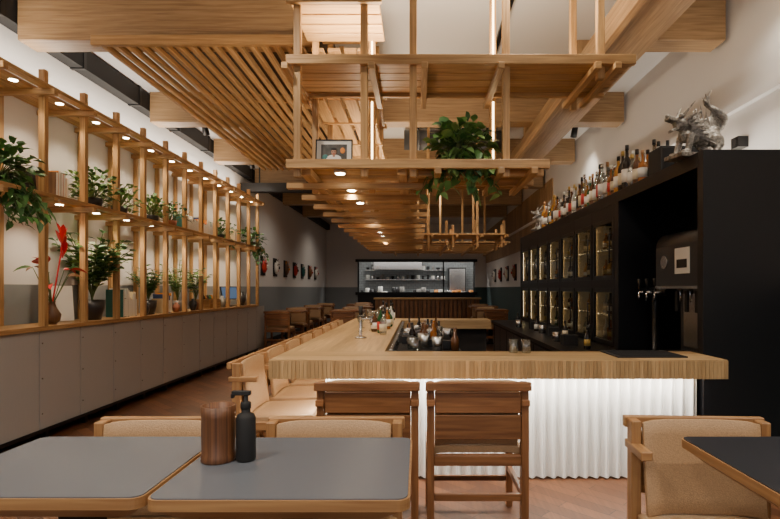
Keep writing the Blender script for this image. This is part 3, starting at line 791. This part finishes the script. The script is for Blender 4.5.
m.lathe([(.014,.14),(.014,.158),(.006,.16),(.006,.178)],(0,0,0),BLKM,14); m.box((-.012,0,.183),(.05,.016,.012),BLKM); m.box((-.036,0,.175),(.008,.012,.012),BLKM)
m.done('pump_bottle',(-.47,1.42,.7505),bevel=.0015)

m=MB(); m.b2(-.35,.35,-.35,.35,.71,.75,W_CH)
m.b2(-.05,.05,-.05,.05,.03,.71,BLK2); m.b2(-.22,.22,-.22,.22,0,.03,BLK2)
ft=m.done('wood_dining_table',(-2.7,10.8,0),bevel=.004)
cC=chair(W_CH,'wood_dining_chair',(-2.7,10.2,0),0)
for i,(x,y) in enumerate([(-2.7,10.8),(-2.7,12.6),(-2.7,14.4),(-1.5,11.2),(-1.5,13.2),(1.6,11.5),(1.7,13.6),(-1.7,15.2)]):
    if i: inst(ft,(x,y,0))
    if i: inst(cC,(x,y-.6,0),0)
    inst(cC,(x,y+.6,0),math.pi)
def mask(name,loc,rz,c1,c2):
    m=MB()
    m.box((0,.01,0),(.30,.02,.42),BLKM); 
    m.sph((0,-.02,.0),(.11,.06,.16),c1,16)
    m.sph((0,-.08,-.01),(.02,.03,.04),c2,8)
    for s_ in(-1,1):
        m.sph((s_*.045,-.068,.04),(.022,.012,.014),BLKM,8); m.sph((s_*.045,-.075,.07),(.035,.012,.01),c2,8)
        m.cyl((s_*.07,-.02,.12),(s_*.11,-.04,.2),.02,.004,c2,8)
    m.sph((0,-.06,-.08),(.045,.02,.015),RED,8)
    return m.done(name,loc,rz=rz)
cols=[(RED,PAPER),(PAPER,BLKM),(W_D,ORNG),(RED,BLKM),(TEAL,PAPER),(W_CH,RED),(PAPER,RED)]
for i in range(7):
    mask('wall_mask',(XL+.021,11.2+i*.95,1.70),math.pi/2,*cols[i])
for i in range(6):
    mask('wall_mask',(XR-.021,11.0+i*1.15,1.62),-math.pi/2,*cols[(i+3)%7])

# ---------------- track spots ----------------
def track(name,x,y0,y1,ys_):
    m=MB(); m.b2(x-.02,x+.02,y0,y1,ZC-.035,ZC,BLK2)
    for y in ys_:
        m.cyl((x,y,ZC-.035),(x,y,ZC-.1),.01,.01,BLK2,8); m.cyl((x,y-.03,ZC-.08),(x,y+.06,ZC-.2),.04,.045,BLK2,14)
        m.cyl((x,y+.06,ZC-.2),(x,y+.0615,ZC-.202),.034,.034,SPOTM,14)
    m.done(name)
track('track_light',-2.95,-2,4.1,[-1.5,.5,2.8])  # front heads, out of view, added to carry the fill spots
track('track_light',-2.95,6.5,8.1,[7.2]); track('track_light',-2.95,8.4,9.7,[9.2]); 
track('track_light',.75,-2,6.1,[-1.2,.8,3.0,5.3])
track('track_light',.75,6.5,7.4,[7.1]); track('track_light',.75,8.4,10.1,[9.4])
track('track_light',2.2,-2,4.1,[-1.2,1.0,3.2]); track('track_light',2.2,6.5,8.1,[7.3])
track('track_light',-1.2,-2,4.1,[-1.2,.6,2.4]); track('track_light',-1.2,12.6,14.3,[14])

# ---------------- lights ----------------
def area(name,loc,size,sy,power,col,rot=(0,0,0)):
    l=bpy.data.lights.new(name,'AREA'); l.shape='RECTANGLE'; l.size=size; l.size_y=sy; l.energy=power; l.color=col
    o=bpy.data.objects.new(name,l); bpy.context.scene.collection.objects.link(o); o.location=loc; o.rotation_euler=rot; return o
def spot(name,loc,power,col,ang=110,blend=.6,rot=(0,0,0),r=.03):
    l=bpy.data.lights.new(name,'SPOT'); l.energy=power; l.color=col; l.spot_size=math.radians(ang); l.spot_blend=blend; l.shadow_soft_size=r
    o=bpy.data.objects.new(name,l); bpy.context.scene.collection.objects.link(o); o.location=loc; o.rotation_euler=rot; return o
WC=(1,.80,.56); NC=(1,.89,.75)
for k in range(3,15):
    yc=ys[k]+.25
    spot('shelf_spot_lamp',(-3.02,yc,ZT-.035),19,WC,130)
    spot('shelf_spot_lamp',(-3.02,yc,ZM-.035),19,WC,130)
y=3.34
while y<9.4:
    spot('bar_spot_lamp',(-.5,y,1.945),26,WC,105); y+=.58
area('bar_led_lamp',(.5,3.22,.675),2.4,.02,24,(1,.94,.84),(math.radians(8),0,0))
area('bar_led_side_lamp',(-.70,5.2,.675),.02,3.6,8,WC)
K=.52
for x,y,p in[(-2.95,-1.5,160),(-2.95,.5,170),(-2.95,2.8,190),(-2.95,7.2,90),(-2.95,9.2,90),
  (.75,-1.2,170),(.75,.8,170),(.75,3.0,130),(.75,5.3,110),(.75,7.1,110),(.75,9.4,90),
  (2.2,-1.2,110),(2.2,1.0,100),(2.2,3.2,80),(2.2,7.3,80),(-1.2,-1.2,170),(-1.2,.6,190),(-1.2,2.4,150),(-1.2,14.0,120)]:
    spot('track_spot_lamp',(x,y+.05,ZC-.24),p*K,NC,120,.8,(math.radians(14),0,0),.05)  # spots near the camera are added out of view to brighten the front
for x,y in((-2.0,11.4),(.4,11.4),(-2.0,16),(.6,16)):
    spot('ceiling_spot_lamp',(x,y,ZC-.05),60,NC,140,.8,(0,0,0),.05)
area('uplight_fill',(.1,3.48,2.66),1.6,.05,46,WC,(math.pi,0,0))  # added fill without a fixture, brightens the ceiling over the hanging shelf
area('uplight_fill',(-.4,6.6,2.1),.1,5.0,60,WC,(math.pi,0,0))  # second added fill, no fixture, lifts the upper woodwork
area('cabinet_uplight_fill',(2.34,6.2,2.13),.04,5.6,24,NC,(math.pi,0,0))  # fill added behind the bottles to light them and the wall
area('shelf_uplight_fill',(-3.2,6,2.98),.04,7,42,NC,(math.pi,0,0))  # fill added on the shelf top to brighten wood and ceiling above
for x in(-1.5,0,1.5): area('kitchen_led_lamp',(x,YB+.95,ZC-.62),1.0,.1,32,(1,.97,.92))
w=bpy.data.worlds.new('world'); bpy.context.scene.world=w; w.use_nodes=True
w.node_tree.nodes['Background'].inputs[0].default_value=(.92,.95,1,1); w.node_tree.nodes['Background'].inputs[1].default_value=1.1

# ---------------- camera ----------------
cam=bpy.data.cameras.new('camera'); co=bpy.data.objects.new('camera',cam); bpy.context.scene.collection.objects.link(co)
co.location=(0,0,1.22); co.rotation_euler=(math.radians(90),0,0)
cam.sensor_width=36; cam.lens=24; cam.shift_x=-28/780; cam.shift_y=28.5/780; cam.clip_start=.05
bpy.context.scene.camera=co
